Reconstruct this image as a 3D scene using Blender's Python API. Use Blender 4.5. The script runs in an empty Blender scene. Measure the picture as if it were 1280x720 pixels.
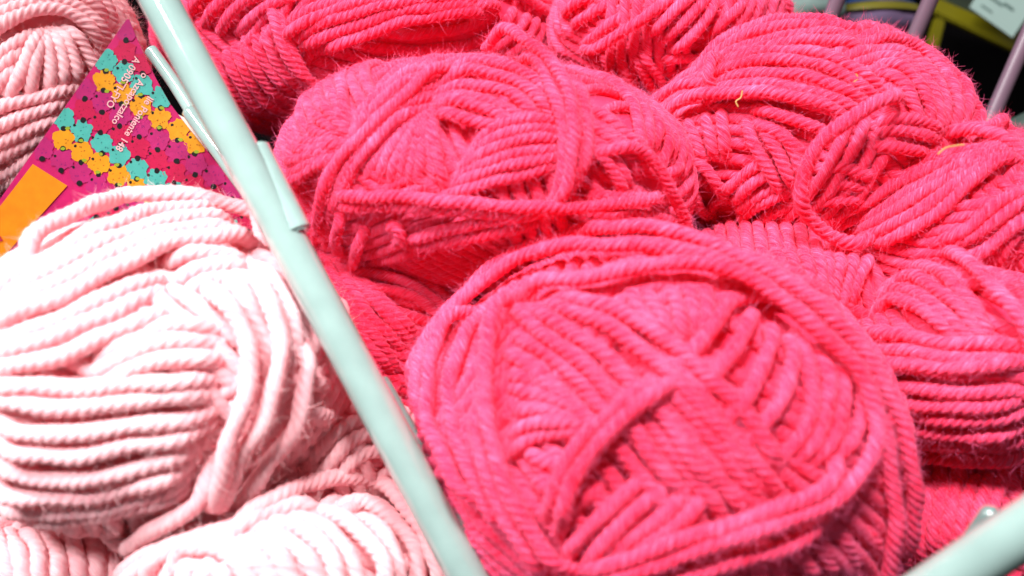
import bpy, bmesh, math, random
import numpy as np
from mathutils import Vector, Matrix

random.seed(7)
rng = np.random.default_rng(11)
CM = 0.01
scene = bpy.context.scene
col = scene.collection

# ------------------------------------------------------------------ camera
W, H = 1280.0, 720.0
HFOV = math.radians(55)
FPX = W / 2 / math.tan(HFOV / 2)
PITCH = math.radians(50)
CAM = np.array([0.0, 0.0, 32.0])                       # all lengths below are centimetres
R_ = np.array([1.0, 0, 0])
F_ = np.array([0, math.cos(PITCH), -math.sin(PITCH)])
U_ = np.array([0, math.sin(PITCH), math.cos(PITCH)])


def at(px, py, d):
    return CAM + d * F_ + (px - 640) / FPX * d * R_ + (360 - py) / FPX * d * U_


cam = bpy.data.cameras.new('camera')
cam_o = bpy.data.objects.new('camera', cam)
col.objects.link(cam_o)
cam.sensor_width = 36
cam.lens = 18 / math.tan(HFOV / 2)
cam.clip_start = 0.01
cam.clip_end = 50
cam_o.location = CAM * CM
cam_o.rotation_euler = (math.pi / 2 - PITCH, 0, 0)
cam.dof.use_dof = True
cam.dof.focus_distance = 0.27
cam.dof.aperture_fstop = 9.5
scene.camera = cam_o


# ------------------------------------------------------------------ helpers
def tag(o, label=None, cat=None, group=None, kind=None):
    if label: o['label'] = label
    if cat: o['category'] = cat
    if group: o['group'] = group
    if kind: o['kind'] = kind
    return o


def empty(name, p):
    o = bpy.data.objects.new(name, None)
    o.empty_display_size = 0.01
    o.location = np.asarray(p) * CM
    col.objects.link(o)
    return o


def link(name, me, mat, parent=None):
    o = bpy.data.objects.new(name, me)
    col.objects.link(o)
    if mat and not me.materials:
        me.materials.append(mat)
    if parent:
        o.parent = parent
        o.matrix_parent_inverse = Matrix.Translation(parent_world(parent)).inverted()
    return o


def parent_world(p):
    v = Vector((0, 0, 0))
    if p.type == 'EMPTY':
        v = p.location.copy()
    return v


def cat_rom(P, n):
    """centripetal-ish Catmull-Rom through the points, resampled to n points by arc length"""
    P = np.asarray(P, float)
    if len(P) == 2:
        t = np.linspace(0, 1, n)[:, None]
        return P[0] * (1 - t) + P[1] * t
    E = np.vstack([2 * P[0] - P[1], P, 2 * P[-1] - P[-2]])
    out = []
    for i in range(1, len(E) - 2):
        t = np.linspace(0, 1, 24, endpoint=False)[:, None]
        p0, p1, p2, p3 = E[i - 1], E[i], E[i + 1], E[i + 2]
        out.append(0.5 * (2 * p1 + (p2 - p0) * t + (2 * p0 - 5 * p1 + 4 * p2 - p3) * t ** 2
                          + (-p0 + 3 * p1 - 3 * p2 + p3) * t ** 3))
    out.append(P[-1:])
    return resample(np.vstack(out), n)


def resample(Q, n):
    s = np.concatenate([[0], np.cumsum(np.linalg.norm(np.diff(Q, axis=0), axis=1))])
    if s[-1] < 1e-9:
        return np.repeat(Q[:1], n, 0)
    u = np.linspace(0, s[-1], n)
    return np.stack([np.interp(u, s, Q[:, k]) for k in range(Q.shape[1])], 1)


class Buf:
    """gathers quads / tris of many strands into one mesh"""
    def __init__(self):
        self.v, self.f, self.uv, self.n = [], [], [], 0

    def add(self, V, Fq, UV):
        self.v.append(V); self.f.append(Fq + self.n); self.uv.append(UV); self.n += len(V)

    def mesh(self, name):
        V = np.vstack(self.v) * CM
        Q = np.vstack(self.f)
        UV = np.vstack(self.uv)
        me = bpy.data.meshes.new(name)
        me.vertices.add(len(V)); me.vertices.foreach_set('co', V.astype(np.float32).ravel())
        me.loops.add(Q.size); me.loops.foreach_set('vertex_index', Q.astype(np.int32).ravel())
        me.polygons.add(len(Q))
        me.polygons.foreach_set('loop_start', np.arange(0, Q.size, 4, dtype=np.int32))
        me.polygons.foreach_set('use_smooth', np.ones(len(Q), dtype=bool))
        lay = me.uv_layers.new(name='UVMap')
        lay.data.foreach_set('uv', UV[Q.ravel()].astype(np.float32).ravel())
        me.update(calc_edges=True)
        me.validate()
        return me


DIA = 0.35            # strand diameter
PLY = 4
PITCHLEN = 2.25 * DIA


def tube(buf, P, Nrm, dia=DIA, step=0.05, nv=16, fuzz=0.0, fuzz_buf=None, lob=0.24, keep=None):
    """a plied yarn strand along P (points, cm) with outward normals Nrm"""
    L = np.linalg.norm(np.diff(P, axis=0), axis=1).sum()
    n = max(int(L / step), 6)
    PN = resample(np.hstack([P, Nrm]), n) if False else None
    s0 = np.concatenate([[0], np.cumsum(np.linalg.norm(np.diff(P, axis=0), axis=1))])
    u = np.linspace(0, s0[-1], n)
    P = np.stack([np.interp(u, s0, P[:, k]) for k in range(3)], 1)
    N = np.stack([np.interp(u, s0, Nrm[:, k]) for k in range(3)], 1)
    T = np.gradient(P, axis=0)
    T /= np.linalg.norm(T, axis=1)[:, None] + 1e-12
    N = N - (N * T).sum(1)[:, None] * T
    N /= np.linalg.norm(N, axis=1)[:, None] + 1e-12
    B = np.cross(T, N)
    # organic wobble
    ph = rng.uniform(0, 6.28, 8)
    wob = 0.05 * dia * (np.sin(u * 2.1 + ph[0]) + np.sin(u * 3.7 + ph[1]))
    woh = 0.05 * dia * (np.sin(u * 1.7 + ph[2]) + np.sin(u * 4.3 + ph[3]))
    P = P + B * wob[:, None] + N * woh[:, None]
    rad = dia / 2 * (1 + 0.05 * np.sin(u * 2.9 + ph[4]) + 0.04 * np.sin(u * 6.1 + ph[5]))
    tw = -2 * math.pi * u / (PITCHLEN * dia / DIA) * (1) + 0.35 * np.sin(u * 1.3 + ph[6]) + ph[7]
    th = np.linspace(0, 2 * math.pi, nv, endpoint=False)
    TH = th[None, :] + tw[:, None]                      # rows spin with the twist, so lobes follow vertices
    lobe = (1 - lob) + lob * np.abs(np.cos(PLY / 2 * th)) ** 0.8
    lobe = np.repeat(lobe[None, :], n, 0)
    r = rad[:, None] * lobe * 1.02
    # round the tips
    tip = np.clip(np.minimum(u, u[-1] - u) / (dia * 0.5), 0.02, 1) ** 0.5
    r = r * tip[:, None]
    V = P[:, None, :] + r[..., None] * (np.cos(TH)[..., None] * N[:, None, :] + np.sin(TH)[..., None] * B[:, None, :])
    i = np.arange(n - 1)[:, None]; j = np.arange(nv)[None, :]
    a = i * nv + j; b = i * nv + (j + 1) % nv
    Q = np.stack([a, b, b + nv, a + nv], -1)
    if keep is not None:                                # leave out the part nobody could see, deep at the back
        k = np.stack([np.interp(u, s0, keep)], 1)[:, 0] > 0.5
        kk = (k[:-1] & k[1:])
        Q = Q[kk]
        if not len(Q):
            return
    Q = Q.reshape(-1, 4)
    UV = np.stack([np.repeat(u[:, None], nv, 1), np.repeat((th / (2 * math.pi))[None, :] * PLY, n, 0)], -1).reshape(-1, 2)
    buf.add(V.reshape(-1, 3), Q, UV)
    if fuzz > 0:
        m = int(L * fuzz * 3.6)
        ii = rng.integers(2, n - 2, m)
        if keep is not None:
            ii = ii[k[ii]]; m = len(ii)
        if m == 0:
            return
        ang = rng.uniform(-1.9, 1.9, m)
        d0 = np.cos(ang)[:, None] * N[ii] + np.sin(ang)[:, None] * B[ii]
        base = P[ii] + d0 * (rad[ii] * 0.80)[:, None]
        side = np.cross(d0, T[ii])
        dirn = T[ii] * rng.normal(0, 1.0, (m, 1)) + d0 * rng.uniform(0.1, 0.7, (m, 1)) + side * rng.normal(0, .7, (m, 1))
        dirn /= np.linalg.norm(dirn, axis=1)[:, None]
        ln = np.minimum(rng.gamma(2.2, 0.075, m), 0.34)
        bend = rng.normal(0, 0.5, (m, 3)) + d0 * rng.uniform(-.7, .4, (m, 1))
        K = 5
        w = 0.0036
        tt = np.linspace(0, 1, K)
        C = base[:, None, :] + ln[:, None, None] * (tt[None, :, None] * dirn[:, None, :] + (tt ** 2)[None, :, None] * bend[:, None, :] * 0.6)
        vw = (CAM - base); vw /= np.linalg.norm(vw, axis=1)[:, None]
        sd = np.cross(dirn, vw + rng.normal(0, .6, (m, 3))); sd /= np.linalg.norm(sd, axis=1)[:, None] + 1e-9
        ww = (w * (1 - 0.75 * tt))[None, :, None]
        V2 = np.stack([C + sd[:, None, :] * ww, C - sd[:, None, :] * ww], 2).reshape(-1, 3)   # m,K,2
        mi = (np.arange(m) * K * 2)[:, None]; kj = (np.arange(K - 1) * 2)[None, :]
        a = mi + kj
        Q2 = np.stack([a, a + 1, a + 3, a + 2], -1).reshape(-1, 4)
        UV2 = np.zeros((len(V2), 2)) + np.array([0.3, -6.0])
        (fuzz_buf or buf).add(V2, Q2, UV2)


# ------------------------------------------------------------------ materials
def nt(name):
    m = bpy.data.materials.new(name)
    m.use_nodes = True
    return m, m.node_tree, m.node_tree.nodes['Principled BSDF']


def yarn_mat(name, c_main, c_dark, c_light, sheen=0.35, glow=(1, 0.02, 0.08), trans=0.25, fibre=(0.95, 0.30, 0.50)):
    m, t, b = nt(name)
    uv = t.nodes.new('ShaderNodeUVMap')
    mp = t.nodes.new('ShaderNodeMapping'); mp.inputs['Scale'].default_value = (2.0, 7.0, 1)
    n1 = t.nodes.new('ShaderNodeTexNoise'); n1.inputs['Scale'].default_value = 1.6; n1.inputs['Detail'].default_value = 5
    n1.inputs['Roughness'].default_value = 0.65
    tc = t.nodes.new('ShaderNodeTexCoord')
    n2 = t.nodes.new('ShaderNodeTexNoise'); n2.inputs['Scale'].default_value = 55; n2.inputs['Detail'].default_value = 3
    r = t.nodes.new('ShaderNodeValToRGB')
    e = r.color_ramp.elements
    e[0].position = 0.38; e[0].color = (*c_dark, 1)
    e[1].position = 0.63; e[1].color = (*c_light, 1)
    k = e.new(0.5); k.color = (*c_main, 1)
    mx = t.nodes.new('ShaderNodeMath'); mx.operation = 'MULTIPLY_ADD'
    mx.inputs[1].default_value = 0.80; 
    ad = t.nodes.new('ShaderNodeMath'); ad.operation = 'MULTIPLY'; ad.inputs[1].default_value = 0.20
    bp = t.nodes.new('ShaderNodeBump'); bp.inputs['Strength'].default_value = 0.55; bp.inputs['Distance'].default_value = 0.0004
    L = t.links.new
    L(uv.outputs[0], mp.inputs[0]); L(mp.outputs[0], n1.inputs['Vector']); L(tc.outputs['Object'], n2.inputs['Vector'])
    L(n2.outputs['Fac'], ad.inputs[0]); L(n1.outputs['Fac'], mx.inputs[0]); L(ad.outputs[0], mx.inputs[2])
    sx = t.nodes.new('ShaderNodeSeparateXYZ'); lt = t.nodes.new('ShaderNodeMath'); lt.operation = 'LESS_THAN'; lt.inputs[1].default_value = -2.0
    mc = t.nodes.new('ShaderNodeMix'); mc.data_type = 'RGBA'
    mc.inputs['B'].default_value = (*fibre, 1)
    L(uv.outputs[0], sx.inputs[0]); L(sx.outputs[1], lt.inputs[0]); L(lt.outputs[0], mc.inputs['Factor'])
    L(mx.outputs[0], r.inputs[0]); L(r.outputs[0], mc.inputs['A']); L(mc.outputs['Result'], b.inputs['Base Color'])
    L(n1.outputs['Fac'], bp.inputs['Height']); L(bp.outputs[0], b.inputs['Normal'])
    tl = t.nodes.new('ShaderNodeBsdfTranslucent'); tl.inputs[0].default_value = (*glow, 1)
    ms = t.nodes.new('ShaderNodeMixShader'); ms.inputs[0].default_value = trans
    out = t.nodes['Material Output']
    L(b.outputs[0], ms.inputs[1]); L(tl.outputs[0], ms.inputs[2]); L(ms.outputs[0], out.inputs[0])
    b.inputs['Roughness'].default_value = 0.85
    b.inputs['Specular IOR Level'].default_value = 0.15
    b.inputs['Sheen Weight'].default_value = sheen
    b.inputs['Sheen Roughness'].default_value = 0.45
    b.inputs['Sheen Tint'].default_value = (*[min(1, x * 1.0 + 0.12) for x in c_light], 1)
    return m


def plain(name, c, rough=0.5, spec=0.5, noise=0.0, nscale=80, metallic=0, coat=0):
    m, t, b = nt(name)
    b.inputs['Roughness'].default_value = rough
    b.inputs['Specular IOR Level'].default_value = spec
    b.inputs['Metallic'].default_value = metallic
    b.inputs['Coat Weight'].default_value = coat
    tc = t.nodes.new('ShaderNodeTexCoord')
    n = t.nodes.new('ShaderNodeTexNoise'); n.inputs['Scale'].default_value = nscale; n.inputs['Detail'].default_value = 5
    r = t.nodes.new('ShaderNodeValToRGB')
    r.color_ramp.elements[0].position = 0.3; r.color_ramp.elements[1].position = 0.7
    r.color_ramp.elements[0].color = (*[x * (1 - noise) for x in c], 1)
    r.color_ramp.elements[1].color = (*[min(1, x * (1 + noise * .6)) for x in c], 1)
    t.links.new(tc.outputs['Object'], n.inputs['Vector']); t.links.new(n.outputs['Fac'], r.inputs[0])
    t.links.new(r.outputs[0], b.inputs['Base Color'])
    bp = t.nodes.new('ShaderNodeBump'); bp.inputs['Strength'].default_value = 0.05; bp.inputs['Distance'].default_value = 0.0006
    t.links.new(n.outputs['Fac'], bp.inputs['Height']); t.links.new(bp.outputs[0], b.inputs['Normal'])
    return m


M_HOT = yarn_mat('hot_pink_wool', (0.945, 0.034, 0.112), (0.90, 0.003, 0.020), (0.95, 0.225, 0.460), 0.4, (1.0, 0.001, 0.010), 0.2, (0.95, 0.15, 0.34))  # last colour: fuzz lightened to imitate light caught on the strand crowns
M_PALE = yarn_mat('pale_pink_wool', (0.97, 0.53, 0.57), (0.94, 0.34, 0.40), (0.98, 0.72, 0.73), 0.25, (1.0, 0.20, 0.25), 0.16, (0.97, 0.65, 0.67))
M_ROSE = yarn_mat('rose_pink_wool', (0.97, 0.56, 0.60), (0.95, 0.40, 0.46), (0.98, 0.70, 0.72), 0.25, (1.0, 0.10, 0.13), 0.2, (0.96, 0.50, 0.52))
M_ROD = plain('mint_enamel', (0.255, 0.370, 0.345), 0.10, 0.8, 0.10, 110, coat=1.0)
M_BAR = plain('mint_enamel_pink_reflection', (0.17, 0.10, 0.14), 0.35, 0.5, 0.1, 60)  # mint bars in mauve: pink reflected from the yarn is put into the colour
M_PLUG = plain('clear_grey_plastic', (0.18, 0.27, 0.255), 0.18, 0.6, 0.25, 90, coat=0.6)


# ------------------------------------------------------------------ yarn balls
class Ball:
    def __init__(self, px, py, d, rx, ry, rd, ang=0):
        """ellipsoid: centre seen at pixel (px,py) at distance d; rx, ry half sizes in picture px, rd depth half size in cm"""
        self.c = at(px, py, d)
        k = d / FPX
        a = math.radians(ang)
        ax = math.cos(a) * R_ - math.sin(a) * U_
        ay = math.sin(a) * R_ + math.cos(a) * U_
        sh = 0.52                                                        # the strands on top make up the rest
        self.ax = np.stack([ax, ay, -F_], 1)
        self.r = np.array([rx * k - sh, ry * k - sh, rd - sh])
        self.Mx = self.ax * self.r                                       # unit sphere -> world offset
        self.Mi = np.linalg.inv(self.Mx)
        self.Mn = self.Mi.T

    def to_unit(self, X):
        return (X - self.c) @ self.Mi.T

    def surf(self, q, h):
        """q unit vectors -> point h cm above the surface, and the normal"""
        n = q @ self.Mn.T
        n /= np.linalg.norm(n, axis=-1)[..., None]
        return self.c + q @ self.Mx.T + n * (h[..., None] if isinstance(h, np.ndarray) else h), n

    def project(self, pix, h=0.4):
        Mi = np.linalg.inv(self.ax * (self.r + h))
        d = F_ + ((pix[:, 0] - 640) / FPX)[:, None] * R_ + ((360 - pix[:, 1]) / FPX)[:, None] * U_
        o = Mi @ (CAM - self.c)
        dd = d @ Mi.T
        A = (dd * dd).sum(1); Bq = (dd @ o); C = o @ o - 1
        disc = Bq * Bq - A * C
        t = (-Bq - np.sqrt(np.maximum(disc, 0))) / A
        q = o + dd * t[:, None]
        q /= np.linalg.norm(q, axis=1)[:, None]
        return q


def dip(s, L, a=0.9, depth=1.2 * DIA):
    e0 = np.clip(s / a, 0, 1); e1 = np.clip((L - s) / a, 0, 1)
    f = lambda x: 1 - x * x * (3 - 2 * x)
    return depth * (f(e0) + f(e1))


def yarn_ball(name, label, mat, ball, bundles, group, axis=(0.2, 0.9, 0.3), patches=10, fuzz=38, dia=DIA, loops=(), lob=0.24, gap=1.2):
    root = empty(name, ball.c - np.array([0, 0, 1.0]) * np.linalg.norm(ball.Mx[2]))
    tag(root, label, 'yarn ball', group)
    buf = Buf()
    view = (CAM - ball.c); view /= np.linalg.norm(view)

    def keep_of(n):
        return (n @ view > -0.35).astype(float)
    # core
    th = np.linspace(0, math.pi, 25); ph = np.linspace(0, 2 * math.pi, 41)
    TH, PH = np.meshgrid(th, ph, indexing='ij')
    q = np.stack([np.sin(TH) * np.cos(PH), np.sin(TH) * np.sin(PH), np.cos(TH)], -1).reshape(-1, 3)
    Pc, _ = ball.surf(q, -0.20 * dia)
    i = np.arange(24)[:, None]; j = np.arange(40)[None, :]
    a = i * 41 + j
    buf.add(Pc, np.stack([a, a + 1, a + 42, a + 41], -1).reshape(-1, 4), np.zeros((len(Pc), 2)))
    # first layer: parallel turns round a tilted axis, whole ball
    Rm = np.linalg.norm(ball.Mx, axis=0).mean()

    def basis(w):
        w = np.asarray(w, float); w = w / np.linalg.norm(w)
        u = np.cross(w, [0.3, 0.1, 0.95]); u /= np.linalg.norm(u)
        return u, np.cross(w, u), w

    def ring(w, c, phi0, phi1, h, fz, dips):
        u, v, w = basis(w)
        n = max(int(abs(phi1 - phi0) * 30), 12)
        ph = np.linspace(phi0, phi1, n)
        r = math.sqrt(max(1 - c * c, 0.0))
        q = c * w + r * (np.cos(ph)[:, None] * u + np.sin(ph)[:, None] * v)
        P0, nn = ball.surf(q, 0.0)
        s = np.concatenate([[0], np.cumsum(np.linalg.norm(np.diff(P0, axis=0), axis=1))])
        hh = np.full(n, h)
        if dips:
            hh = hh - dip(s, s[-1])
        P, nn = ball.surf(q, hh)
        k = keep_of(nn)
        if k.max() < .5:
            return
        tube(buf, P, nn, dia, 0.065, 12, fz, keep=k, lob=lob)
    m = int(2 * Rm / (dia * 0.9))
    for k in range(m + 1):
        c = -0.96 + 1.92 * k / m
        ring(axis, c, 0, 2 * math.pi, 0.0, fuzz * .5, False)
    # second layer: patches of parallel strands in random directions
    done = 0
    while done < patches:
        w = rng.normal(size=3); u, v, w = basis(w)
        p0 = rng.uniform(0, 6.28); sp = rng.uniform(1.2, 2.2)
        mid = math.cos(p0 + sp / 2) * u + math.sin(p0 + sp / 2) * v
        _, nn = ball.surf(mid[None], 0.0)
        if (nn[0] @ view) < 0.0:
            continue
        nb = rng.integers(4, 8); c0 = rng.uniform(-.35, .2)
        for k in range(nb):
            ring(w, c0 + k * dia * 0.95 / Rm, p0 + rng.normal(0, .06), p0 + sp + rng.normal(0, .06), 0.55 * dia, fuzz * .7, True)
        done += 1

    def lay(pix, layer, bf, fz, dia=dia, a=0.9):
        q = ball.project(pix, (0.3 + 0.72 * layer) * dia)
        P0, nn = ball.surf(q, 0.0)
        s = np.concatenate([[0], np.cumsum(np.linalg.norm(np.diff(P0, axis=0), axis=1))])
        h = (0.3 + 0.72 * layer) * dia + 0.08 * dia * np.sin(s * 1.7 + rng.uniform(0, 6)) - dip(s, s[-1], min(a, s[-1] * .3), (0.40 + 0.48 * layer) * dia)
        P, nn = ball.surf(q, h)
        for _ in range(2):
            P[1:-1] = (P[:-2] + 2 * P[1:-1] + P[2:]) / 4
        tube(bf, P, nn, dia, 0.048, 16, fz, lob=lob)
    # traced bundles
    for bd in bundles:
        g1, g2, layer = bd[0], bd[1], bd[2]
        nset = bd[3] if len(bd) > 3 else None
        A = cat_rom(g1, 60)
        if g2 is None:
            lay(A, layer, buf, fuzz); continue
        Bc = cat_rom(g2, 60)
        qa, _ = ball.surf(ball.project(A), 0.0); qb, _ = ball.surf(ball.project(Bc), 0.0)
        sep = np.percentile(np.linalg.norm(qa - qb, axis=1), 70)
        n = nset or max(int(round(sep / (dia * gap))) + 1, 2)
        for k in range(n):
            t = (k + (rng.normal(0, .10) if 0 < k < n - 1 else 0)) / (n - 1)
            # staggered ends so that the bundle does not end on a line
            X = A * (1 - t) + Bc * t
            lo, hi = rng.uniform(0, .05), 1 - rng.uniform(0, .05)
            X = np.stack([np.interp(np.linspace(lo, hi, 60), np.linspace(0, 1, 60), X[:, z]) for z in range(2)], 1)
            lay(X, layer + rng.uniform(-.12, .12), buf, fuzz)
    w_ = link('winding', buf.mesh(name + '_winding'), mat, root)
    for lp in loops:
        lb = Buf()
        lay(cat_rom(lp[0], 90), lp[1], lb, fuzz * 1.2, a=lp[2] if len(lp) > 2 else 0.9, dia=dia * (lp[3] if len(lp) > 3 else 1.0))
        link('loose_strand', lb.mesh(name + '_loose'), mat, root)
    return root


HOT_GROUP = 'hot pink yarn balls heaped in the right hand bin'
PALE_GROUP = 'pale pink yarn balls in the left hand bin'

# --- A: the big one in front
A = Ball(824, 562, 24.0, 325, 284, 5.0, 4)
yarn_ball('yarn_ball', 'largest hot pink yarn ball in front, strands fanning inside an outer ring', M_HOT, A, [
    ([(492, 510), (508, 430), (556, 360), (607, 312), (680, 288), (790, 284), (880, 298), (960, 335), (1030, 385), (1085, 440), (1124, 510), (1144, 600), (1144, 680), (1122, 770)],
     [(512, 560), (522, 450), (572, 378), (622, 335), (700, 308), (790, 303), (875, 318), (955, 355), (1018, 405), (1068, 460), (1106, 530), (1122, 610), (1118, 690), (1090, 780)], 2.0, 2),
    ([(575, 370), (547, 420), (534, 470), (530, 520), (550, 570), (592, 650)], None, 2.0),
    ([(590, 380), (572, 440), (560, 510), (585, 590), (640, 690)], None, 1.2),
    ([(690, 530), (760, 590), (810, 680)], [(630, 590), (690, 660), (740, 740)], 0.45),
    ([(640, 365), (720, 372), (800, 402), (880, 462), (950, 540), (1000, 620)], [(622, 372), (690, 425), (745, 470), (790, 530), (830, 590), (880, 660)], 1.5, 4),
    ([(612, 430), (660, 455), (700, 490), (740, 520)], [(620, 575), (670, 545), (720, 535), (765, 535)], 0.9, 6),
    ([(612, 400), (660, 430), (720, 470), (780, 530)], [(614, 430), (650, 450), (690, 485), (730, 520)], 1.0, 2),
    ([(820, 430), (880, 500), (940, 570), (1000, 640)], [(660, 470), (730, 520), (800, 590), (870, 700)], 1.0, 6),
    ([(930, 352), (895, 400), (855, 450), (825, 490)], [(1000, 400), (985, 480), (950, 540), (925, 590)], 1.4, 4),
    ([(1000, 400), (1015, 470), (1005, 540), (960, 600)], [(1055, 430), (1078, 490), (1070, 545), (1030, 600)], 1.1, 4),
    ([(780, 350), (800, 385), (835, 425)], [(875, 345), (885, 380), (880, 425)], 0.9, 5),
    ([(840, 570), (785, 615), (730, 665), (690, 730)], [(900, 600), (850, 650), (800, 690), (770, 740)], 1.5, 4),
    ([(640, 560), (690, 580), (740, 560)], [(660, 640), (700, 640), (760, 600)], 0.8),
    ([(860, 700), (900, 740)], [(1080, 640), (1110, 720)], 0.6, 8),
], HOT_GROUP, axis=(0.35, 0.75, 0.6), patches=3, gap=1.4, loops=[
    ([(622, 362), (660, 352), (720, 347), (800, 330), (880, 328), (955, 355), (1030, 412), (1080, 470), (1100, 530), (1085, 590), (1040, 628), (970, 657), (880, 687), (800, 714), (700, 750)], 2.6),
    ([(1075, 560), (1030, 612), (965, 640), (880, 668), (800, 694), (700, 730)], 2.4),
    ([(622, 345), (610, 400), (601, 460), (604, 530), (622, 590), (650, 650), (690, 710), (720, 750)], 3.0),
    ([(606, 470), (590, 520), (600, 580), (625, 640), (660, 700), (690, 750)], 2.4),
    ([(862, 455), (835, 475), (780, 518), (738, 562), (705, 622), (684, 690)], 2.7),
    ([(830, 462), (765, 510), (722, 553), (690, 610), (666, 670)], 2.3),
    ([(1060, 640), (1000, 678), (920, 704), (840, 728), (740, 770)], 2.0),
])

# --- B: behind it, to the left
B = Ball(608, 222, 27.3, 280, 165, 4.6, 4)
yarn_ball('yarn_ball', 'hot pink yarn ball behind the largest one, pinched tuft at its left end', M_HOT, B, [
    ([(345, 200), (370, 200), (410, 185), (430, 178)], [(420, 92), (425, 120), (432, 150), (436, 176)], 1.1, 8),
    ([(350, 235), (380, 215), (425, 185)], [(345, 200), (370, 200), (425, 180)], 1.3, 3),
    ([(430, 190), (452, 140), (500, 95), (560, 72)], [(400, 300), (420, 240), (470, 175), (540, 115)], 1.2, 5),
    ([(528, 125), (482, 180), (445, 240)], [(537, 135), (545, 190), (560, 245)], 0.7, 8),
    ([(536, 92), (600, 78), (670, 100), (725, 165)], [(528, 135), (585, 150), (650, 170)], 1.2, 6),
    ([(585, 195), (612, 162), (660, 150), (720, 152)], [(535, 250), (610, 228), (680, 210), (725, 198)], 1.4, 6),
    ([(655, 55), (690, 110), (707, 170), (702, 230), (686, 285)], [(712, 85), (732, 120), (738, 170), (730, 215), (720, 255)], 2.0, 4),
    ([(735, 125), (780, 165), (830, 200)], [(735, 175), (770, 215), (790, 255)], 1.0, 5),
    ([(735, 250), (790, 245), (850, 250)], [(735, 275), (800, 268), (870, 275)], 1.3, 2),
    ([(390, 260), (400, 320), (440, 390), (490, 450)], [(450, 320), (490, 350), (550, 370)], 0.5, 7),
    ([(470, 308), (530, 292), (600, 277), (690, 268)], [(480, 318), (540, 304), (610, 290), (690, 282)], 1.5, 2),
], HOT_GROUP, axis=(0.7, 0.3, 0.6), patches=4, gap=1.32, dia=0.315, loops=[
    ([(388, 300), (398, 240), (425, 195), (470, 150), (512, 112), (540, 88), (575, 68)], 2.0),
    ([(392, 247), (450, 242), (520, 245), (600, 252), (690, 258), (770, 252), (850, 248)], 2.6),
    ([(400, 262), (460, 255), (540, 258), (620, 266), (700, 270)], 2.0),
    ([(600, 30), (640, 40), (680, 66), (710, 110), (722, 170), (712, 230), (694, 285)], 3.3),
    ([(735, 195), (790, 187), (825, 208), (850, 250), (868, 300)], 2.0),
    ([(430, 285), (448, 290), (440, 312), (432, 345)], 2.0),
    ([(402, 262), (418, 275), (416, 300), (424, 325)], 2.0),
    ([(478, 290), (490, 278), (498, 292), (486, 308)], 1.8),
])

# --- C: back right
C = Ball(1010, 186, 29.5, 218, 160, 4.6, 12)
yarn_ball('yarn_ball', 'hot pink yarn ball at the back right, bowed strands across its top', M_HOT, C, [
    ([(868, 88), (930, 70), (1000, 65), (1060, 82), (1120, 112)], [(865, 122), (950, 116), (1030, 135), (1090, 152)], 1.6, 5),
    ([(930, 132), (985, 146), (1050, 172)], [(930, 150), (970, 165), (1020, 200)], 1.2, 2),
    ([(1055, 36), (1130, 28), (1195, 62), (1226, 120), (1228, 170)], [(1090, 75), (1130, 105), (1150, 145), (1155, 185)], 1.2, 7),
    ([(850, 82), (930, 36), (1010, 22), (1090, 28)], [(880, 84), (960, 58), (1040, 50), (1100, 62)], 1.0, 4),
    ([(925, 145), (948, 190), (985, 260)], [(965, 150), (990, 185), (1005, 230)], 1.0, 3),
    ([(835, 150), (850, 175), (870, 210)], [(895, 130), (905, 165), (905, 205)], 0.7, 4),
    ([(900, 245), (930, 215), (965, 195)], [(925, 300), (960, 270), (1000, 255)], 0.8, 5),
    ([(800, 200), (850, 192), (886, 217), (902, 265)], [(815, 230), (850, 222), (870, 245), (880, 285)], 1.2, 2),
    ([(1095, 150), (1140, 150), (1190, 165)], [(1080, 185), (1120, 185), (1170, 190)], 1.0, 3),
    ([(1030, 215), (1060, 210), (1100, 225)], [(1020, 255), (1050, 250), (1090, 250)], 0.5, 3),
], HOT_GROUP, axis=(0.3, 0.8, -0.4), patches=4, gap=1.3, dia=0.335, loops=[
    ([(800, 170), (806, 145), (826, 117), (868, 92)], 2.4),
    ([(890, 62), (886, 85), (880, 112)], 2.5),
    ([(812, 158), (850, 124), (905, 116), (965, 117), (1020, 128), (1075, 150)], 2.2),
    ([(1150, 98), (1125, 118), (1088, 132), (1050, 155), (1016, 188), (1001, 225), (1006, 258), (1032, 285), (1075, 301), (1130, 300)], 3.9, 0.9, 1.15),
])

# --- D: right edge, strands sweeping up to the right
D = Ball(1192, 277, 27.9, 170, 112, 4.0, -20)
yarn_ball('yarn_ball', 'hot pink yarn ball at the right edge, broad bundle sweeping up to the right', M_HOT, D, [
    ([(1035, 285), (1090, 240), (1150, 208), (1225, 190), (1300, 175)], [(1060, 308), (1120, 300), (1180, 262), (1240, 212), (1300, 190)], 1.5, 6),
    ([(1150, 312), (1205, 288), (1260, 250), (1310, 225)], [(1180, 330), (1230, 310), (1270, 280), (1310, 260)], 1.2, 3),
    ([(1120, 200), (1150, 180), (1190, 175)], [(1100, 225), (1140, 205), (1190, 195)], 0.9, 3),
    ([(1240, 340), (1262, 300), (1290, 280)], [(1290, 370), (1300, 330)], 0.8, 3),
], HOT_GROUP, axis=(0.9, 0.3, 0.2), patches=5, loops=[
    ([(1130, 205), (1160, 178), (1205, 166), (1250, 170), (1310, 188)], 2.3),
    ([(1150, 145), (1195, 160), (1240, 160), (1268, 142), (1310, 118)], 2.2),
], dia=0.35)

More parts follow.
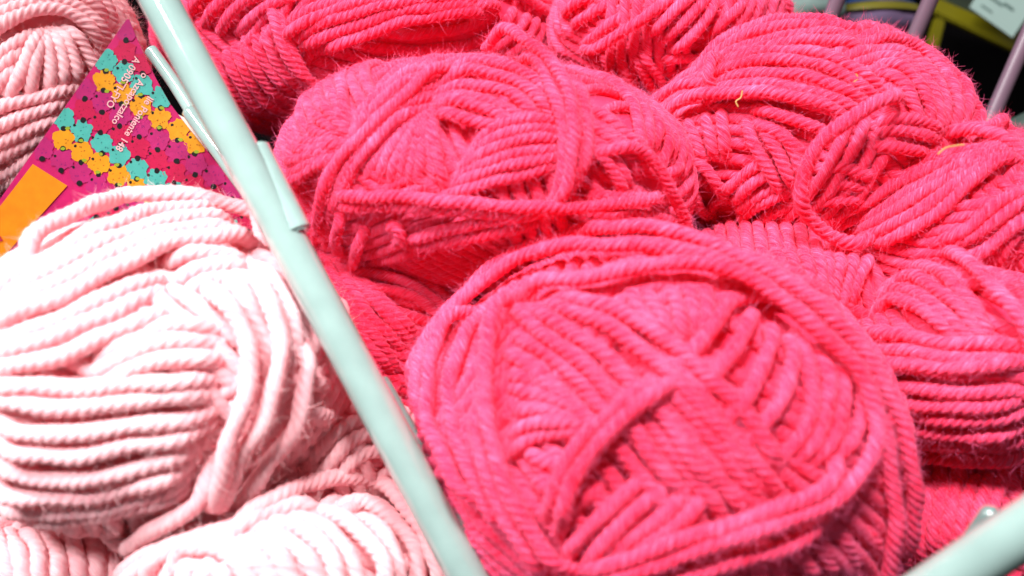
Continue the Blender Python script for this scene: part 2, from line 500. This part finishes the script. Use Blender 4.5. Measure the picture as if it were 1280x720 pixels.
# --- E: right, below D
E = Ball(1215, 455, 25.5, 175, 142, 3.8, 0)
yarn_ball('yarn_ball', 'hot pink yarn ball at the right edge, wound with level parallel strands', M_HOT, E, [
    ([(1100, 342), (1155, 334), (1210, 375), (1248, 425)], [(1075, 385), (1120, 375), (1170, 402), (1215, 430)], 1.2, 4),
    ([(1060, 412), (1130, 420), (1200, 432), (1310, 428)], [(1080, 500), (1150, 505), (1220, 508), (1310, 500)], 1.0, 5),
    ([(1080, 505), (1150, 520), (1220, 525), (1310, 515)], [(1090, 575), (1150, 572), (1220, 578), (1310, 572)], 0.9, 4),
], HOT_GROUP, axis=(0.1, 0.8, 0.6), patches=3, loops=[
    ([(1120, 318), (1160, 309), (1205, 325), (1245, 365), (1280, 410), (1310, 470)], 2.2),
    ([(1070, 470), (1130, 455), (1200, 462), (1310, 448)], 1.9),
])

# --- H: dark one beneath E
Hb = Ball(1195, 648, 26.3, 155, 112, 3.4, -10)
yarn_ball('yarn_ball', 'shaded hot pink yarn ball low in the corner under the front mint rod', M_HOT, Hb, [
    ([(1140, 600), (1130, 660), (1130, 720)], [(1270, 575), (1240, 640), (1230, 700)], 0.8, 7),
], HOT_GROUP, axis=(0.8, 0.2, 0.3), patches=4)

# --- F: back left, in shade
Fb = Ball(447, 46, 32.6, 268, 150, 4.6, 0)
yarn_ball('yarn_ball', 'shaded hot pink yarn ball at the back left beside the mint rod', M_HOT, Fb, [
    ([(330, 55), (400, 18), (500, -5), (620, -5)], [(370, 72), (450, 45), (530, 22), (640, 12)], 2.9, 4),
    ([(330, 40), (400, 8), (500, -12), (620, -12)], [(365, 66), (450, 38), (530, 15), (640, 5)], 1.9, 4),
    ([(255, 70), (285, 110), (320, 165)], [(320, 20), (340, 70), (375, 120)], 1.0, 6),
    ([(220, 30), (260, -10), (330, -30)], [(280, 50), (330, 10), (400, -20)], 1.0, 4),
], HOT_GROUP, axis=(0.3, 0.2, 0.9), patches=4, loops=[
    ([(322, -5), (340, 30), (362, 75), (398, 118)], 2.3),
    ([(335, 5), (356, 45), (378, 90), (405, 125)], 2.1),
])

# --- G: back middle
G = Ball(835, 35, 31.5, 165, 118, 4.4, -10)
yarn_ball('yarn_ball', 'hot pink yarn ball at the back middle, strands slanting up to the right', M_HOT, G, [
    ([(830, 75), (870, 35), (905, -10)], [(800, 50), (840, 15), (890, -25)], 1.4, 3),
    ([(735, 72), (758, 112), (785, 150)], [(790, 45), (815, 85), (840, 120)], 1.0, 5),
    ([(700, 20), (740, -10)], [(720, 60), (790, 10)], 0.8, 3),
    ([(880, 55), (905, 25), (940, -10)], [(990, 30), (985, 10), (980, -15)], 0.9, 5),
    ([(820, 75), (850, 70), (890, 72)], [(825, 95), (850, 90), (885, 92)], 1.0, 2),
], HOT_GROUP, axis=(0.5, 0.6, 0.5), patches=5, dia=0.33, loops=[
    ([(712, 68), (745, 55), (785, 33), (825, 5), (850, -20)], 2.2),
])

# --- L1: big pale ball on the left
L1 = Ball(187, 460, 24.3, 270, 203, 4.6, -5)
yarn_ball('yarn_ball', 'largest pale pink yarn ball, brightly lit, wound with thick level strands', M_PALE, L1, [
    ([(-40, 372), (40, 335), (120, 292), (200, 262), (300, 262)], [(-40, 412), (60, 378), (150, 332), (230, 302), (345, 292)], 1.6, 4),
    ([(-40, 448), (40, 415), (110, 385), (190, 345), (215, 330)], [(-40, 470), (50, 452), (120, 425), (190, 395), (230, 372)], 1.2, 3),
    ([(100, 462), (160, 428), (220, 408), (300, 410)], [(110, 486), (170, 460), (230, 448), (300, 455)], 1.1, 3),
    ([(-40, 478), (80, 486), (180, 478), (300, 478)], [(-40, 612), (80, 622), (180, 604), (275, 570)], 1.3, 6),
    ([(0, 650), (90, 648), (190, 625), (270, 596)], [(-40, 632), (80, 640), (180, 620), (270, 585)], 1.0, 2),
    ([(255, 335), (292, 390), (318, 450), (312, 500)], [(335, 300), (380, 360), (398, 420), (396, 480)], 1.5, 5),
    ([(340, 290), (380, 350), (408, 430), (420, 500)], [(320, 300), (360, 360), (385, 430), (395, 500)], 0.8, 2),
    ([(340, 470), (380, 476), (425, 488)], [(345, 505), (380, 512), (425, 518)], 0.9, 2),
    ([(200, 320), (260, 318), (330, 330)], [(225, 372), (270, 350), (330, 345)], 0.7, 3),
    ([(-10, 640), (20, 680), (40, 730)], [(160, 640), (180, 670), (190, 720)], 0.8, 7),
], PALE_GROUP, axis=(0.4, 0.7, 0.5), patches=6, dia=0.405, fuzz=26, lob=0.14, loops=[
    ([(12, 345), (30, 310), (70, 278), (135, 248), (200, 233), (258, 234), (308, 252), (350, 285)], 2.2),
    ([(262, 338), (302, 400), (318, 455), (303, 515), (283, 580), (266, 655)], 2.6),
    ([(320, 340), (350, 400), (352, 455), (330, 525), (296, 590), (272, 655)], 2.4),
    ([(375, 400), (388, 460), (372, 530), (330, 590), (285, 650)], 2.1),
    ([(285, 590), (240, 632), (185, 668), (130, 705), (90, 745)], 2.3),
])

# --- L2: lower left
L2 = Ball(365, 760, 23.8, 215, 165, 4.0, 5)
yarn_ball('yarn_ball', 'pale pink yarn ball at the bottom beside the mint rod, curved strands over its crown', M_PALE, L2, [
    ([(235, 690), (320, 650), (410, 640), (470, 690), (500, 760)], [(110, 760), (180, 700), (270, 690), (330, 740)], 1.2, 7),
    ([(400, 625), (460, 630), (510, 670), (545, 740)], [(420, 650), (460, 655), (490, 690), (515, 750)], 0.9, 2),
], PALE_GROUP, axis=(0.5, 0.7, 0.2), patches=4, dia=0.42, fuzz=26, lob=0.14, loops=[
    ([(262, 668), (320, 638), (380, 606), (440, 597), (488, 612), (525, 655), (555, 720), (570, 770)], 2.3),
    ([(255, 680), (310, 655), (370, 632), (425, 630)], 1.9),
])

# --- L3: upper left, banded by the paper label
L3 = Ball(38, 95, 28.8, 150, 170, 3.2, 0)
L3o = yarn_ball('yarn_ball', 'rose pink yarn ball in the top left corner with a flower printed paper label', M_ROSE, L3, [
    ([(58, 28), (35, 70), (5, 150)], [(72, 25), (105, 55), (135, 105)], 1.2, 6),
    ([(-40, 150), (40, 125), (120, 105)], [(-40, 260), (20, 225), (70, 185)], 1.1, 6),
    ([(-40, 60), (20, 20), (90, 15), (150, 70)], [(-40, 10), (30, -20), (110, -15), (165, 40)], 1.4, 4),
    ([(-40, 110), (0, 70), (50, 30)], [(-40, 150), (-5, 110), (30, 70)], 0.9, 3),
], PALE_GROUP, axis=(0.2, 0.6, 0.7), patches=4, dia=0.37)

# salmon ball glimpsed under the pale ones
S = Ball(425, 550, 25.7, 118, 105, 2.8, 0)
yarn_ball('yarn_ball', 'shaded rose pink yarn ball glimpsed between two pale balls and the mint rod', M_ROSE, S, [
    ([(370, 600), (420, 540), (480, 520)], [(400, 620), (450, 570), (500, 560)], 0.8),
], PALE_GROUP, axis=(0.2, 0.9, 0.2), patches=3, fuzz=60)


L4 = Ball(50, 745, 25.2, 175, 120, 3.4, 0)
yarn_ball('yarn_ball', 'pale pink yarn ball in the bottom left corner, mostly hidden, with upright strands', M_PALE, L4, [
    ([(-20, 650), (0, 690), (10, 740)], [(150, 660), (165, 690), (170, 740)], 0.9, 8),
], PALE_GROUP, axis=(0.2, 0.9, 0.2), patches=2, dia=0.42, fuzz=26, lob=0.14)

J = Ball(450, 430, 27.4, 150, 150, 3.0, 0)
yarn_ball('yarn_ball', 'shaded hot pink yarn ball deep between the mint rod and the largest ball', M_HOT, J, [
    ([(370, 300), (400, 370), (440, 440), (480, 500)], [(440, 330), (480, 380), (530, 420)], 0.8, 7),
], HOT_GROUP, axis=(0.4, 0.9, 0.2), patches=3, dia=0.33)


K = Ball(985, 368, 28.0, 165, 115, 3.2, 10)
yarn_ball('yarn_ball', 'hot pink yarn ball wedged behind the largest one, only short upright strands showing', M_HOT, K, [
    ([(960, 300), (985, 345), (1000, 400)], [(1095, 310), (1075, 350), (1062, 400)], 0.9, 8),
], HOT_GROUP, axis=(0.9, 0.2, 0.2), patches=3, dia=0.33)

N_ = Ball(600, 730, 25.8, 130, 120, 3.0, 0)
yarn_ball('yarn_ball', 'hot pink yarn ball showing as a sliver at the bottom between rod and largest ball', M_HOT, N_, [
], HOT_GROUP, axis=(0.2, 0.8, 0.5), patches=4, dia=0.35)

# ------------------------------------------------------------------ paper label on L3
def solid(name, c, rough=0.35):
    return plain(name, c, rough, 0.2, 0.12, 300)


M_PAPER = solid('label_magenta_print', (0.33, 0.004, 0.075), 0.6)
M_FLOWER = [solid('flower_teal', (0.040, 0.260, 0.220), 0.6), solid('flower_yellow', (0.44, 0.185, 0.003), 0.6),
            solid('flower_magenta', (0.270, 0.008, 0.088), 0.6), solid('flower_crimson', (0.310, 0.003, 0.040), 0.6)]
M_HOLE = solid('flower_gap_dark', (0.002, 0.0015, 0.0025), 0.6)
M_ORANGE = solid('label_orange_print', (0.5100, 0.1466, 0.0013), 0.55)
M_WHITE = solid('paper_white', (0.5737, 0.5355, 0.4845), 0.6)
M_TEXT = solid('label_text_print', (0.5355, 0.2932, 0.3060), 0.6)
M_GREENDOT = solid('flower_leaf_green', (0.1658, 0.2295, 0.0102), 0.6)


def lab_depth(x, y):
    """label sheet: gently bent; d in cm for a picture position"""
    d = 25.3 + 0.0042 * (y - 30)
    # right edge bends back
    e = (x - 155) * 0.82 - (y - 30) * 0.57          # distance to the right of the axis line
    d += 0.00006 * max(e + 70, 0) ** 2
    return d


def lab(x, y, lift=0.0):
    return at(x, y, lab_depth(x, y) - lift)


def poly_mesh(name, polys, mats, lift, sub=True):
    """polys: list of (points px, mat index, extra lift)"""
    bm = bmesh.new()
    for pts, mi, ex in polys:
        vs = [bm.verts.new(lab(x, y, lift + ex) * CM) for x, y in pts]
        cx, cy = np.mean([p[0] for p in pts]), np.mean([p[1] for p in pts])
        cv = bm.verts.new(lab(cx, cy, lift + ex) * CM)
        for k in range(len(vs)):
            f = bm.faces.new((vs[k], vs[(k + 1) % len(vs)], cv)); f.material_index = mi
    me = bpy.data.meshes.new(name); bm.to_mesh(me); bm.free()
    for m in mats: me.materials.append(m)
    return me


# outline: left edge straight, right edge curving
def left_edge(y): return 157 - (y - 26) * 0.705
RIGHT = [(20, 160), (40, 168), (70, 181), (100, 196), (130, 213), (155, 232), (180, 252), (205, 272), (230, 292), (280, 332), (340, 380)]
def right_edge(y): return float(np.interp(y, [r[0] for r in RIGHT], [r[1] for r in RIGHT]))
def inside(x, y): return 24 < y < 420 and left_edge(y) < x < right_edge(y)


bm = bmesh.new()
ys = np.linspace(24, 420, 60)
grid = []
for y in ys:
    l, r = left_edge(y), right_edge(y)
    grid.append([bm.verts.new(lab(l + (r - l) * t, y) * CM) for t in np.linspace(0, 1, 24)])
for i in range(len(grid) - 1):
    for j in range(23):
        bm.faces.new((grid[i][j], grid[i + 1][j], grid[i + 1][j + 1], grid[i][j + 1]))
me = bpy.data.meshes.new('label'); bm.to_mesh(me); bm.free()
for p in me.polygons: p.use_smooth = True
label_o = link('paper_label', me, M_PAPER, L3o)
label_o['label'] = 'magenta paper label printed with rows of coloured crochet flowers, an orange panel and white address lines'


def sub(name, me, mat=None):
    o = bpy.data.objects.new(name, me); col.objects.link(o)
    if mat and not me.materials: me.materials.append(mat)
    o.parent = label_o
    o.matrix_parent_inverse = Matrix.Identity(4)
    return o


# white back layer that shows as a thin edge on the right
pts = []
bm = bmesh.new()
yy = np.linspace(143, 190, 12)
w = [0, 2.5, 4.5, 6, 6.5, 6.5, 6, 5, 4, 3, 1.5, 0]
va = [bm.verts.new(lab(right_edge(y) - 0.5, y, -0.01) * CM) for y in yy]
vb = [bm.verts.new(lab(right_edge(y) + k, y - k * .55, -0.06) * CM) for y, k in zip(yy, w)]
for i in range(11): bm.faces.new((va[i], va[i + 1], vb[i + 1], vb[i]))
me = bpy.data.meshes.new('label_back'); bm.to_mesh(me); bm.free()
sub('inner_paper', me, M_WHITE)

# crochet flowers
polys = []
ax_, ay_ = 23.0, 15.5
bx_, by_ = -24.5, 10.5
orange_poly = [(40, 205), (83, 232), (2, 322), (-60, 340), (-60, 300)]


def in_orange(x, y):
    # right of the line through (83,232)-(2,322)? and below line (40,205)-(83,232)
    below_top = (y - 205) - (x - 40) * 27 / 43 > -7
    left = (x - 83) + (y - 232) * 0.9 < 52
    return below_top and left


for ia in range(-14, 15):
    for ib in range(-14, 15):
        x = 126 + ia * ax_ + ib * bx_ + rng.normal(0, .6)
        y = 179 + ia * ay_ + ib * by_ + rng.normal(0, .6)
        if not inside(x, y) or in_orange(x, y): continue
        ci = ib % 4
        dd = left_edge(y)
        # keep the petals inside the sheet
        rr = 14.6
        n = 40
        ring_ = []
        rot = rng.uniform(0, 6.28)
        for k in range(n):
            a = 2 * math.pi * k / n
            rad = rr * (0.76 + 0.25 * abs(math.cos(2.5 * a + rot)) ** 0.7 + 0.05 * rng.normal())
            X, Y = x + rad * math.cos(a), y + rad * math.sin(a)
            yc = min(max(Y, 25), 419)
            X = min(max(X, left_edge(yc) + 0.2), right_edge(yc) - 0.2)
            ring_.append((X, yc))
        polys.append((ring_, ci, 0.0002 * ((ia * 7 + ib * 3) % 11)))
        for (ox, oy, mi, s) in [(ax_ * .5 + bx_ * .5, ay_ * .5 + by_ * .5, 4, 3.9), (ax_ * .5 - bx_ * .12, ay_ * .5 + by_ * .1, 4, 2.0)]:
            X0, Y0 = x + ox + rng.normal(0, .5), y + oy + rng.normal(0, .5)
            if inside(X0 - 4, Y0) and inside(X0 + 4, Y0):
                polys.append(([(X0 + s * (0.8 + .3 * rng.random()) * math.cos(t), Y0 + s * (0.8 + .3 * rng.random()) * math.sin(t)) for t in np.linspace(0, 5.6, 9)], mi, 0.004 + 0.0001 * rng.random()))
        if ci in (0, 1):
            X0, Y0 = x - bx_ * .0 + rng.normal(0, 2), y + 12 + rng.normal(0, 1)
            if inside(X0 - 4, Y0) and inside(X0 + 4, Y0):
                polys.append(([(X0 + 3.4 * math.cos(t) * (0.7 + .5 * rng.random()), Y0 + 2.2 * math.sin(t)) for t in np.linspace(0, 5.6, 9)], 5, 0.0045))
        # tiny darker stitches
        for k in range(5):
            X0, Y0 = x + rng.uniform(-7, 7), y + rng.uniform(-7, 7)
            if inside(X0 - 3, Y0) and inside(X0 + 3, Y0):
                s = rng.uniform(.5, .9); t0 = rng.uniform(0, 3.14)
                c, sn = math.cos(t0), math.sin(t0)
                polys.append(([(X0 + 2 * s * c, Y0 + 2 * s * sn), (X0 - s * sn, Y0 + s * c), (X0 - 2 * s * c, Y0 - 2 * s * sn), (X0 + s * sn, Y0 - s * c)], 6 + ci, 0.0032))
M_DARKST = [solid('stitch_teal', (0.0153, 0.1148, 0.1148), .6), solid('stitch_yellow', (0.2295, 0.0701, 0.0026), .6), solid('stitch_magenta', (0.1658, 0.0051, 0.0892), .6), solid('stitch_crimson', (0.2040, 0.0013, 0.0255), .6)]
sub('flower_print', poly_mesh('flowers', polys, M_FLOWER + [M_HOLE, M_GREENDOT] + M_DARKST, 0.02))
# orange panel (subdivided so it follows the sheet)
bm = bmesh.new()
g = []
for u in np.linspace(0, 1, 16):
    row = []
    for v in np.linspace(0, 1, 10):
        p0 = np.array([40, 205]) * (1 - v) + np.array([83, 232]) * v
        p1 = np.array([-62, 336]) * (1 - v) + np.array([-20, 347]) * v
        p = p0 * (1 - u) + p1 * u
        row.append(bm.verts.new(lab(p[0] + 1.0, p[1], 0.034) * CM))
    g.append(row)
for i in range(15):
    for j in range(9):
        bm.faces.new((g[i][j], g[i + 1][j], g[i + 1][j + 1], g[i][j + 1]))
me = bpy.data.meshes.new('orange_panel'); bm.to_mesh(me); bm.free()
sub('orange_panel', me, M_ORANGE)


def text_px(name, body, end, direc, size, mat, lift=0.04, align='RIGHT', shear=0.0):
    """lettering laid on the sheet: the line ends at picture point `end`, running along `direc`"""
    cu = bpy.data.curves.new(name, 'FONT'); cu.body = body; cu.align_x = align; cu.size = 1.0
    cu.resolution_u = 3; cu.offset = 0.012
    tmp = bpy.data.objects.new('tmp', cu); col.objects.link(tmp)
    dg = bpy.context.evaluated_depsgraph_get()
    me = bpy.data.meshes.new_from_object(tmp.evaluated_get(dg))
    bpy.data.objects.remove(tmp)
    d = np.array(direc, float); d /= np.linalg.norm(d)
    up = np.array([d[1], -d[0]])               # reading "up" in picture coordinates (y down)
    for v in me.vertices:
        p = np.array(end) + d * v.co.x * size * 0.92 + up * v.co.y * size
        v.co = lab(p[0], p[1], lift) * CM
    me.name = name
    me.materials.clear()
    return sub(name, me, mat)


text_px('address_text', 'lle Poniente 148', (144, 186), (-34, 55), 13.0, M_TEXT)
text_px('address_text', 'o Azcapotzalco', (139, 153), (-35, 56), 13.0, M_TEXT)
text_px('address_text', 'A 0905TI-FYO', (132, 132), (-33, 56), 13.0, M_TEXT)
text_px('panel_text', 'a', (-3, 303), (0.9, -0.35), 18.0, solid('panel_text_print', (0.30, 0.01, 0.05)), 0.06, 'LEFT')


# ------------------------------------------------------------------ wire bin
def rod(name, pts, radius, mat, parent, nv=24, flat_end=True, round_end=False):
    P = cat_rom(pts, max(len(pts) * 14, 24)) if len(pts) > 2 else np.array([np.asarray(pts[0], float) * (1 - t) + np.asarray(pts[1], float) * t for t in np.linspace(0, 1, 24)])
    n = len(P)
    T = np.gradient(P, axis=0); T /= np.linalg.norm(T, axis=1)[:, None]
    ref = np.array([0.1, 0.2, 0.97])
    N = np.cross(T, ref); N /= np.linalg.norm(N, axis=1)[:, None]
    B_ = np.cross(T, N)
    bm = bmesh.new()
    rows = []
    rr = np.full(n, radius)
    s = np.concatenate([[0], np.cumsum(np.linalg.norm(np.diff(P, axis=0), axis=1))])
    # chamfer the ends
    for i in range(n):
        e = min(s[i], s[-1] - s[i])
        k = 1.0
        if round_end: k = math.sqrt(max(1 - max(1 - e / radius, 0) ** 2, 0.02))
        rows.append([bm.verts.new((P[i] + radius * k * (math.cos(a) * N[i] + math.sin(a) * B_[i])) * CM) for a in np.linspace(0, 2 * math.pi, nv, endpoint=False)])
    for i in range(n - 1):
        for j in range(nv):
            f = bm.faces.new((rows[i][j], rows[i][(j + 1) % nv], rows[i + 1][(j + 1) % nv], rows[i + 1][j])); f.smooth = True
    bm.faces.new(rows[0][::-1]); bm.faces.new(rows[-1])
    bmesh.ops.recalc_face_normals(bm, faces=bm.faces)
    if not round_end:
        ed = [e for e in bm.edges if len(e.link_faces) == 2 and any(len(f.verts) > 4 for f in e.link_faces)]
        bmesh.ops.bevel(bm, geom=ed, offset=radius * 0.16 * CM, segments=2, affect='EDGES')
    me = bpy.data.meshes.new(name); bm.to_mesh(me); bm.free()
    return link(name, me, mat, parent)


bin_o = empty('wire_bin', (2, 14, 0))
tag(bin_o, 'mint green enamelled wire bin with thick rim rods between the pale and hot pink yarn', 'wire bin')
pA, pB = at(175, -45, 21.9), at(712, 960, 21.2)
rod('side_rim', [pA, pB], 0.43, M_ROD, bin_o, 32)
pC = at(1430, 561, 15.6)
rod('front_rim', [at(766, 1002, 20.6), at(1432, 562, 15.6)], 0.46, M_ROD, bin_o, 32)
# lower wires that run beneath the side rim
rod('lower_wire', [at(188, 62, 26.4), at(215, 100, 26.2), at(243, 145, 26.0), at(262, 178, 25.8)], 0.18, M_ROD, bin_o)
rod('lower_wire', [at(236, 138, 25.0), at(285, 205, 24.4), at(345, 288, 23.6), at(400, 380, 23.4)], 0.20, M_ROD, bin_o)
# wire ends laid against the rim
rod('wire_end', [at(318, 185, 21.95), at(373, 293, 21.6)], 0.33, M_ROD, bin_o)
rod('wire_end', [at(470, 470, 23.0), at(582, 676, 21.45)], 0.25, M_PLUG, bin_o, round_end=True)
rod('wire_end', [at(1186, 722, 18.9), at(1244, 634, 18.2)], 0.20, M_PLUG, bin_o, round_end=True)
# upright bars of the far side
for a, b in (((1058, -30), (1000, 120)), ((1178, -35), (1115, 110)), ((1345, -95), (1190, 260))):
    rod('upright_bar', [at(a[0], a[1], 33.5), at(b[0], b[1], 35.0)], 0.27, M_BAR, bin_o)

# ------------------------------------------------------------------ setting and background things
bm = bmesh.new()
for x, y in ((-150, -80), (150, -80), (150, 220), (-150, 220)): bm.verts.new(Vector((x, y, -6)) * CM)
bm.faces.new(bm.verts)
me = bpy.data.meshes.new('floor'); bm.to_mesh(me); bm.free()
tag(link('floor', me, plain('dark_floor', (0.004, 0.0035, 0.004), 0.9, 0.0, 0.4, 20)), kind='structure')


def slab(name, quad, d, thick, mat, parent=None, bev=0.08):
    bm = bmesh.new()
    a = [bm.verts.new(at(x, y, dd) * CM) for (x, y), dd in zip(quad, d)]
    b = [bm.verts.new((at(x, y, dd) + F_ * thick) * CM) for (x, y), dd in zip(quad, d)]
    bm.faces.new(a); bm.faces.new(b[::-1])
    for i in range(4): bm.faces.new((a[i], b[i], b[(i + 1) % 4], a[(i + 1) % 4]))
    bmesh.ops.recalc_face_normals(bm, faces=bm.faces)
    if bev: bmesh.ops.bevel(bm, geom=bm.edges[:], offset=bev * CM, segments=2, affect='EDGES')
    me = bpy.data.meshes.new(name); bm.to_mesh(me); bm.free()
    return link(name, me, mat, parent)


M_YG = plain('yellow_green_enamel', (0.20, 0.175, 0.004), 0.4, 0.4, 0.35, 25)
M_TAG = plain('tag_card', (0.46, 0.63, 0.58), 0.5, 0.4, 0.04, 40)
M_INK = plain('tag_ink', (0.13, 0.21, 0.19), 0.6, 0.3, 0.1, 40)
shelf = empty('shelf', at(1240, 60, 48))
tag(shelf, 'yellow green shelf edge in the dark behind the bin, at the top right', 'shelf')
slab('shelf_lip', [(1162, -8), (1360, 78), (1360, 106), (1160, 12)], (47, 47, 47, 47), 0.5, M_YG, shelf)
slab('shelf_board', [(1166, -40), (1400, 60), (1360, 80), (1163, -7)], (58, 58, 47.4, 47.4), 0.4, plain('shelf_board_paint', (0.05, 0.07, 0.04), 0.5, 0.3, 0.3, 20), shelf)
slab('bracket', [(1172, 18), (1184, 22), (1174, 62), (1160, 58)], (47.2, 47.2, 47.6, 47.6), 0.5, M_YG, shelf)
tagx = empty('price_tag', at(1250, 20, 46))
tag(tagx, 'pale mint price tag card hanging over the yellow green shelf edge', 'price tag')
slab('card', [(1212, 9), (1266, 47), (1302, -8), (1248, -46)], (46, 46, 46, 46), 0.05, M_TAG, tagx, 0.01)
for (x, y, l, w) in ((1246, 0, 20, 3.0), (1262, 7, 14, 3.5), (1234, 10, 16, 2.0)):
    dx, dy = 0.82, 0.57
    slab('printed_line', [(x - dx * l / 2, y - dy * l / 2), (x + dx * l / 2, y + dy * l / 2), (x + dx * l / 2 - dy * w, y + dy * l / 2 + dx * w), (x - dx * l / 2 - dy * w, y - dy * l / 2 + dx * w)], (45.96,) * 4, 0.02, M_INK, tagx, 0)

# blurred goods behind the bars
def lump(name, c, rx, ry, rz, mat, parent=None, seed=0):
    bm = bmesh.new()
    bmesh.ops.create_icosphere(bm, subdivisions=4, radius=1)
    r = random.Random(seed)
    ph = [r.uniform(0, 6) for _ in range(6)]
    for v in bm.verts:
        n = v.co.normalized()
        k = 1 + 0.05 * math.sin(5 * n.x + ph[0]) + 0.05 * math.sin(6 * n.y + ph[1]) + 0.04 * math.sin(9 * n.z + ph[2])
        p = c + (R_ * n.x * rx + U_ * n.y * ry - F_ * n.z * rz) * k
        v.co = Vector(p) * CM
    for f in bm.faces: f.smooth = True
    me = bpy.data.meshes.new(name); bm.to_mesh(me); bm.free()
    return link(name, me, mat, parent)


def ballband(name, c, rx, ry, rz, k0, k1, mat, parent):
    """band round a lump between two heights of its axis"""
    bm = bmesh.new(); rows = []
    for h in np.linspace(k0, k1, 6):
        r = math.sqrt(max(1 - h * h, 0)) * 1.07
        rows.append([bm.verts.new(Vector(c + R_ * math.cos(a) * r * rx + U_ * h * ry * 1.05 - F_ * math.sin(a) * r * rz) * CM) for a in np.linspace(0, 2 * math.pi, 48, endpoint=False)])
    for i in range(5):
        for j in range(48):
            f = bm.faces.new((rows[i][j], rows[i][(j + 1) % 48], rows[i + 1][(j + 1) % 48], rows[i + 1][j])); f.smooth = True
    me = bpy.data.meshes.new(name); bm.to_mesh(me); bm.free()
    return link(name, me, mat, parent)


c = at(1095, 26, 42)
ro = empty('wrapped_skein', c); tag(ro, 'blurred purple skein with blue and yellow bands between the two upright bars', 'skein')
lump('skein_body', c, 2.0, 1.0, 1.2, plain('lilac_yarn', (0.14, 0.09, 0.17), 0.8, 0.2, 0.3, 120), ro, 3)
ballband('paper_band', c, 2.0, 1.0, 1.2, 0.55, 0.97, plain('blue_print', (0.01, 0.045, 0.18), 0.4, 0.4, 0.2, 60), ro)
ballband('paper_band', c, 2.0, 1.0, 1.2, 0.18, 0.5, plain('olive_yellow_print', (0.16, 0.14, 0.012), 0.4, 0.4, 0.2, 60), ro)
c = at(1015, 6, 41)
ro = empty('wrapped_skein', c); tag(ro, 'blurred pale mint wrapped skein behind the leftmost upright bar', 'skein')
lump('skein_body', c, 1.3, 1.0, 1.1, plain('mint_yarn', (0.19, 0.27, 0.25), 0.6, 0.3, 0.2, 100), ro, 5)
c = at(1290, 165, 38)
ro = empty('wrapped_skein', c); tag(ro, 'small grey green wrapped skein at the right edge behind the pink strand', 'skein')
lump('skein_body', c, 1.1, 0.8, 1.0, plain('grey_green_yarn', (0.10, 0.15, 0.13), 0.6, 0.3, 0.3, 100), ro, 8)

# bits of straw caught in the wool
M_STRAW = plain('straw', (0.42, 0.24, 0.08), 0.5, 0.4, 0.2, 200)
for nm, pts, d, lb in (('left', [(928, 113), (926, 122), (920, 127), (923, 134)], 25.3, 'short hooked straw fibre above the dark hollow of the back right yarn ball'),
                       ('right', [(1172, 193), (1182, 185), (1196, 182), (1206, 181)], 22.6, 'long pale straw fibre lying on the sweeping bundle at the right'),
                       ('mid', [(1070, 92), (1072, 98), (1067, 103)], 25.1, 'tiny straw fibre on the bowed top strands of the back right yarn ball')):
    P = cat_rom([at(x, y, d) for x, y in pts], 16)
    o = rod('straw_fibre', list(P), 0.022, M_STRAW, None, 6, round_end=True)
    tag(o, lb, 'straw', 'straw fibres caught in the wool')


# ------------------------------------------------------------------ light
def area(name, p, target, size, watts, colr):
    l = bpy.data.lights.new(name, 'AREA'); l.shape = 'RECTANGLE'; l.size = size[0] * CM; l.size_y = size[1] * CM
    l.energy = watts; l.color = colr
    o = bpy.data.objects.new(name, l); col.objects.link(o)
    o.location = np.asarray(p) * CM
    o.rotation_euler = (Vector(np.asarray(target) * CM) - o.location).to_track_quat('-Z', 'Y').to_euler()
    return o


area('ceiling_tube_light', (-48, 30, 88), (-2, 16, 12), (9, 80), 15.0, (1.0, 0.98, 0.97))

def spot(name, p, target, watts, angle, radius, colr):
    l = bpy.data.lights.new(name, 'SPOT'); l.energy = watts; l.color = colr
    l.spot_size = math.radians(angle); l.spot_blend = 1.0; l.shadow_soft_size = radius * CM
    o = bpy.data.objects.new(name, l); col.objects.link(o)
    o.location = np.asarray(p) * CM
    o.rotation_euler = (Vector(np.asarray(target) * CM) - o.location).to_track_quat('-Z', 'Y').to_euler()
    return o


spot('pale_ball_fill', (-24, 6, 60), (-10.5, 13, 12), 15.5, 28, 5, (1.0, 0.98, 0.98))  # added fill lamp without a real fixture, overexposes the largest pale ball
spot('key_spot', (-2, 24, 88), (6, 15, 12), 42.0, 35, 6.0, (1.0, 0.97, 0.97))  # added key lamp, cone shaped so the back left corner stays dim

w = bpy.data.worlds.new('World'); scene.world = w; w.use_nodes = True
bg = w.node_tree.nodes['Background']; bg.inputs[0].default_value = (1.0, 0.96, 0.97, 1); bg.inputs[1].default_value = 0.15

scene.view_settings.view_transform = 'Standard'
scene.view_settings.look = 'None'
scene.view_settings.exposure = 0
scene.render.engine = 'CYCLES'
scene.cycles.max_bounces = 14
scene.cycles.diffuse_bounces = 10
scene.cycles.transmission_bounces = 8
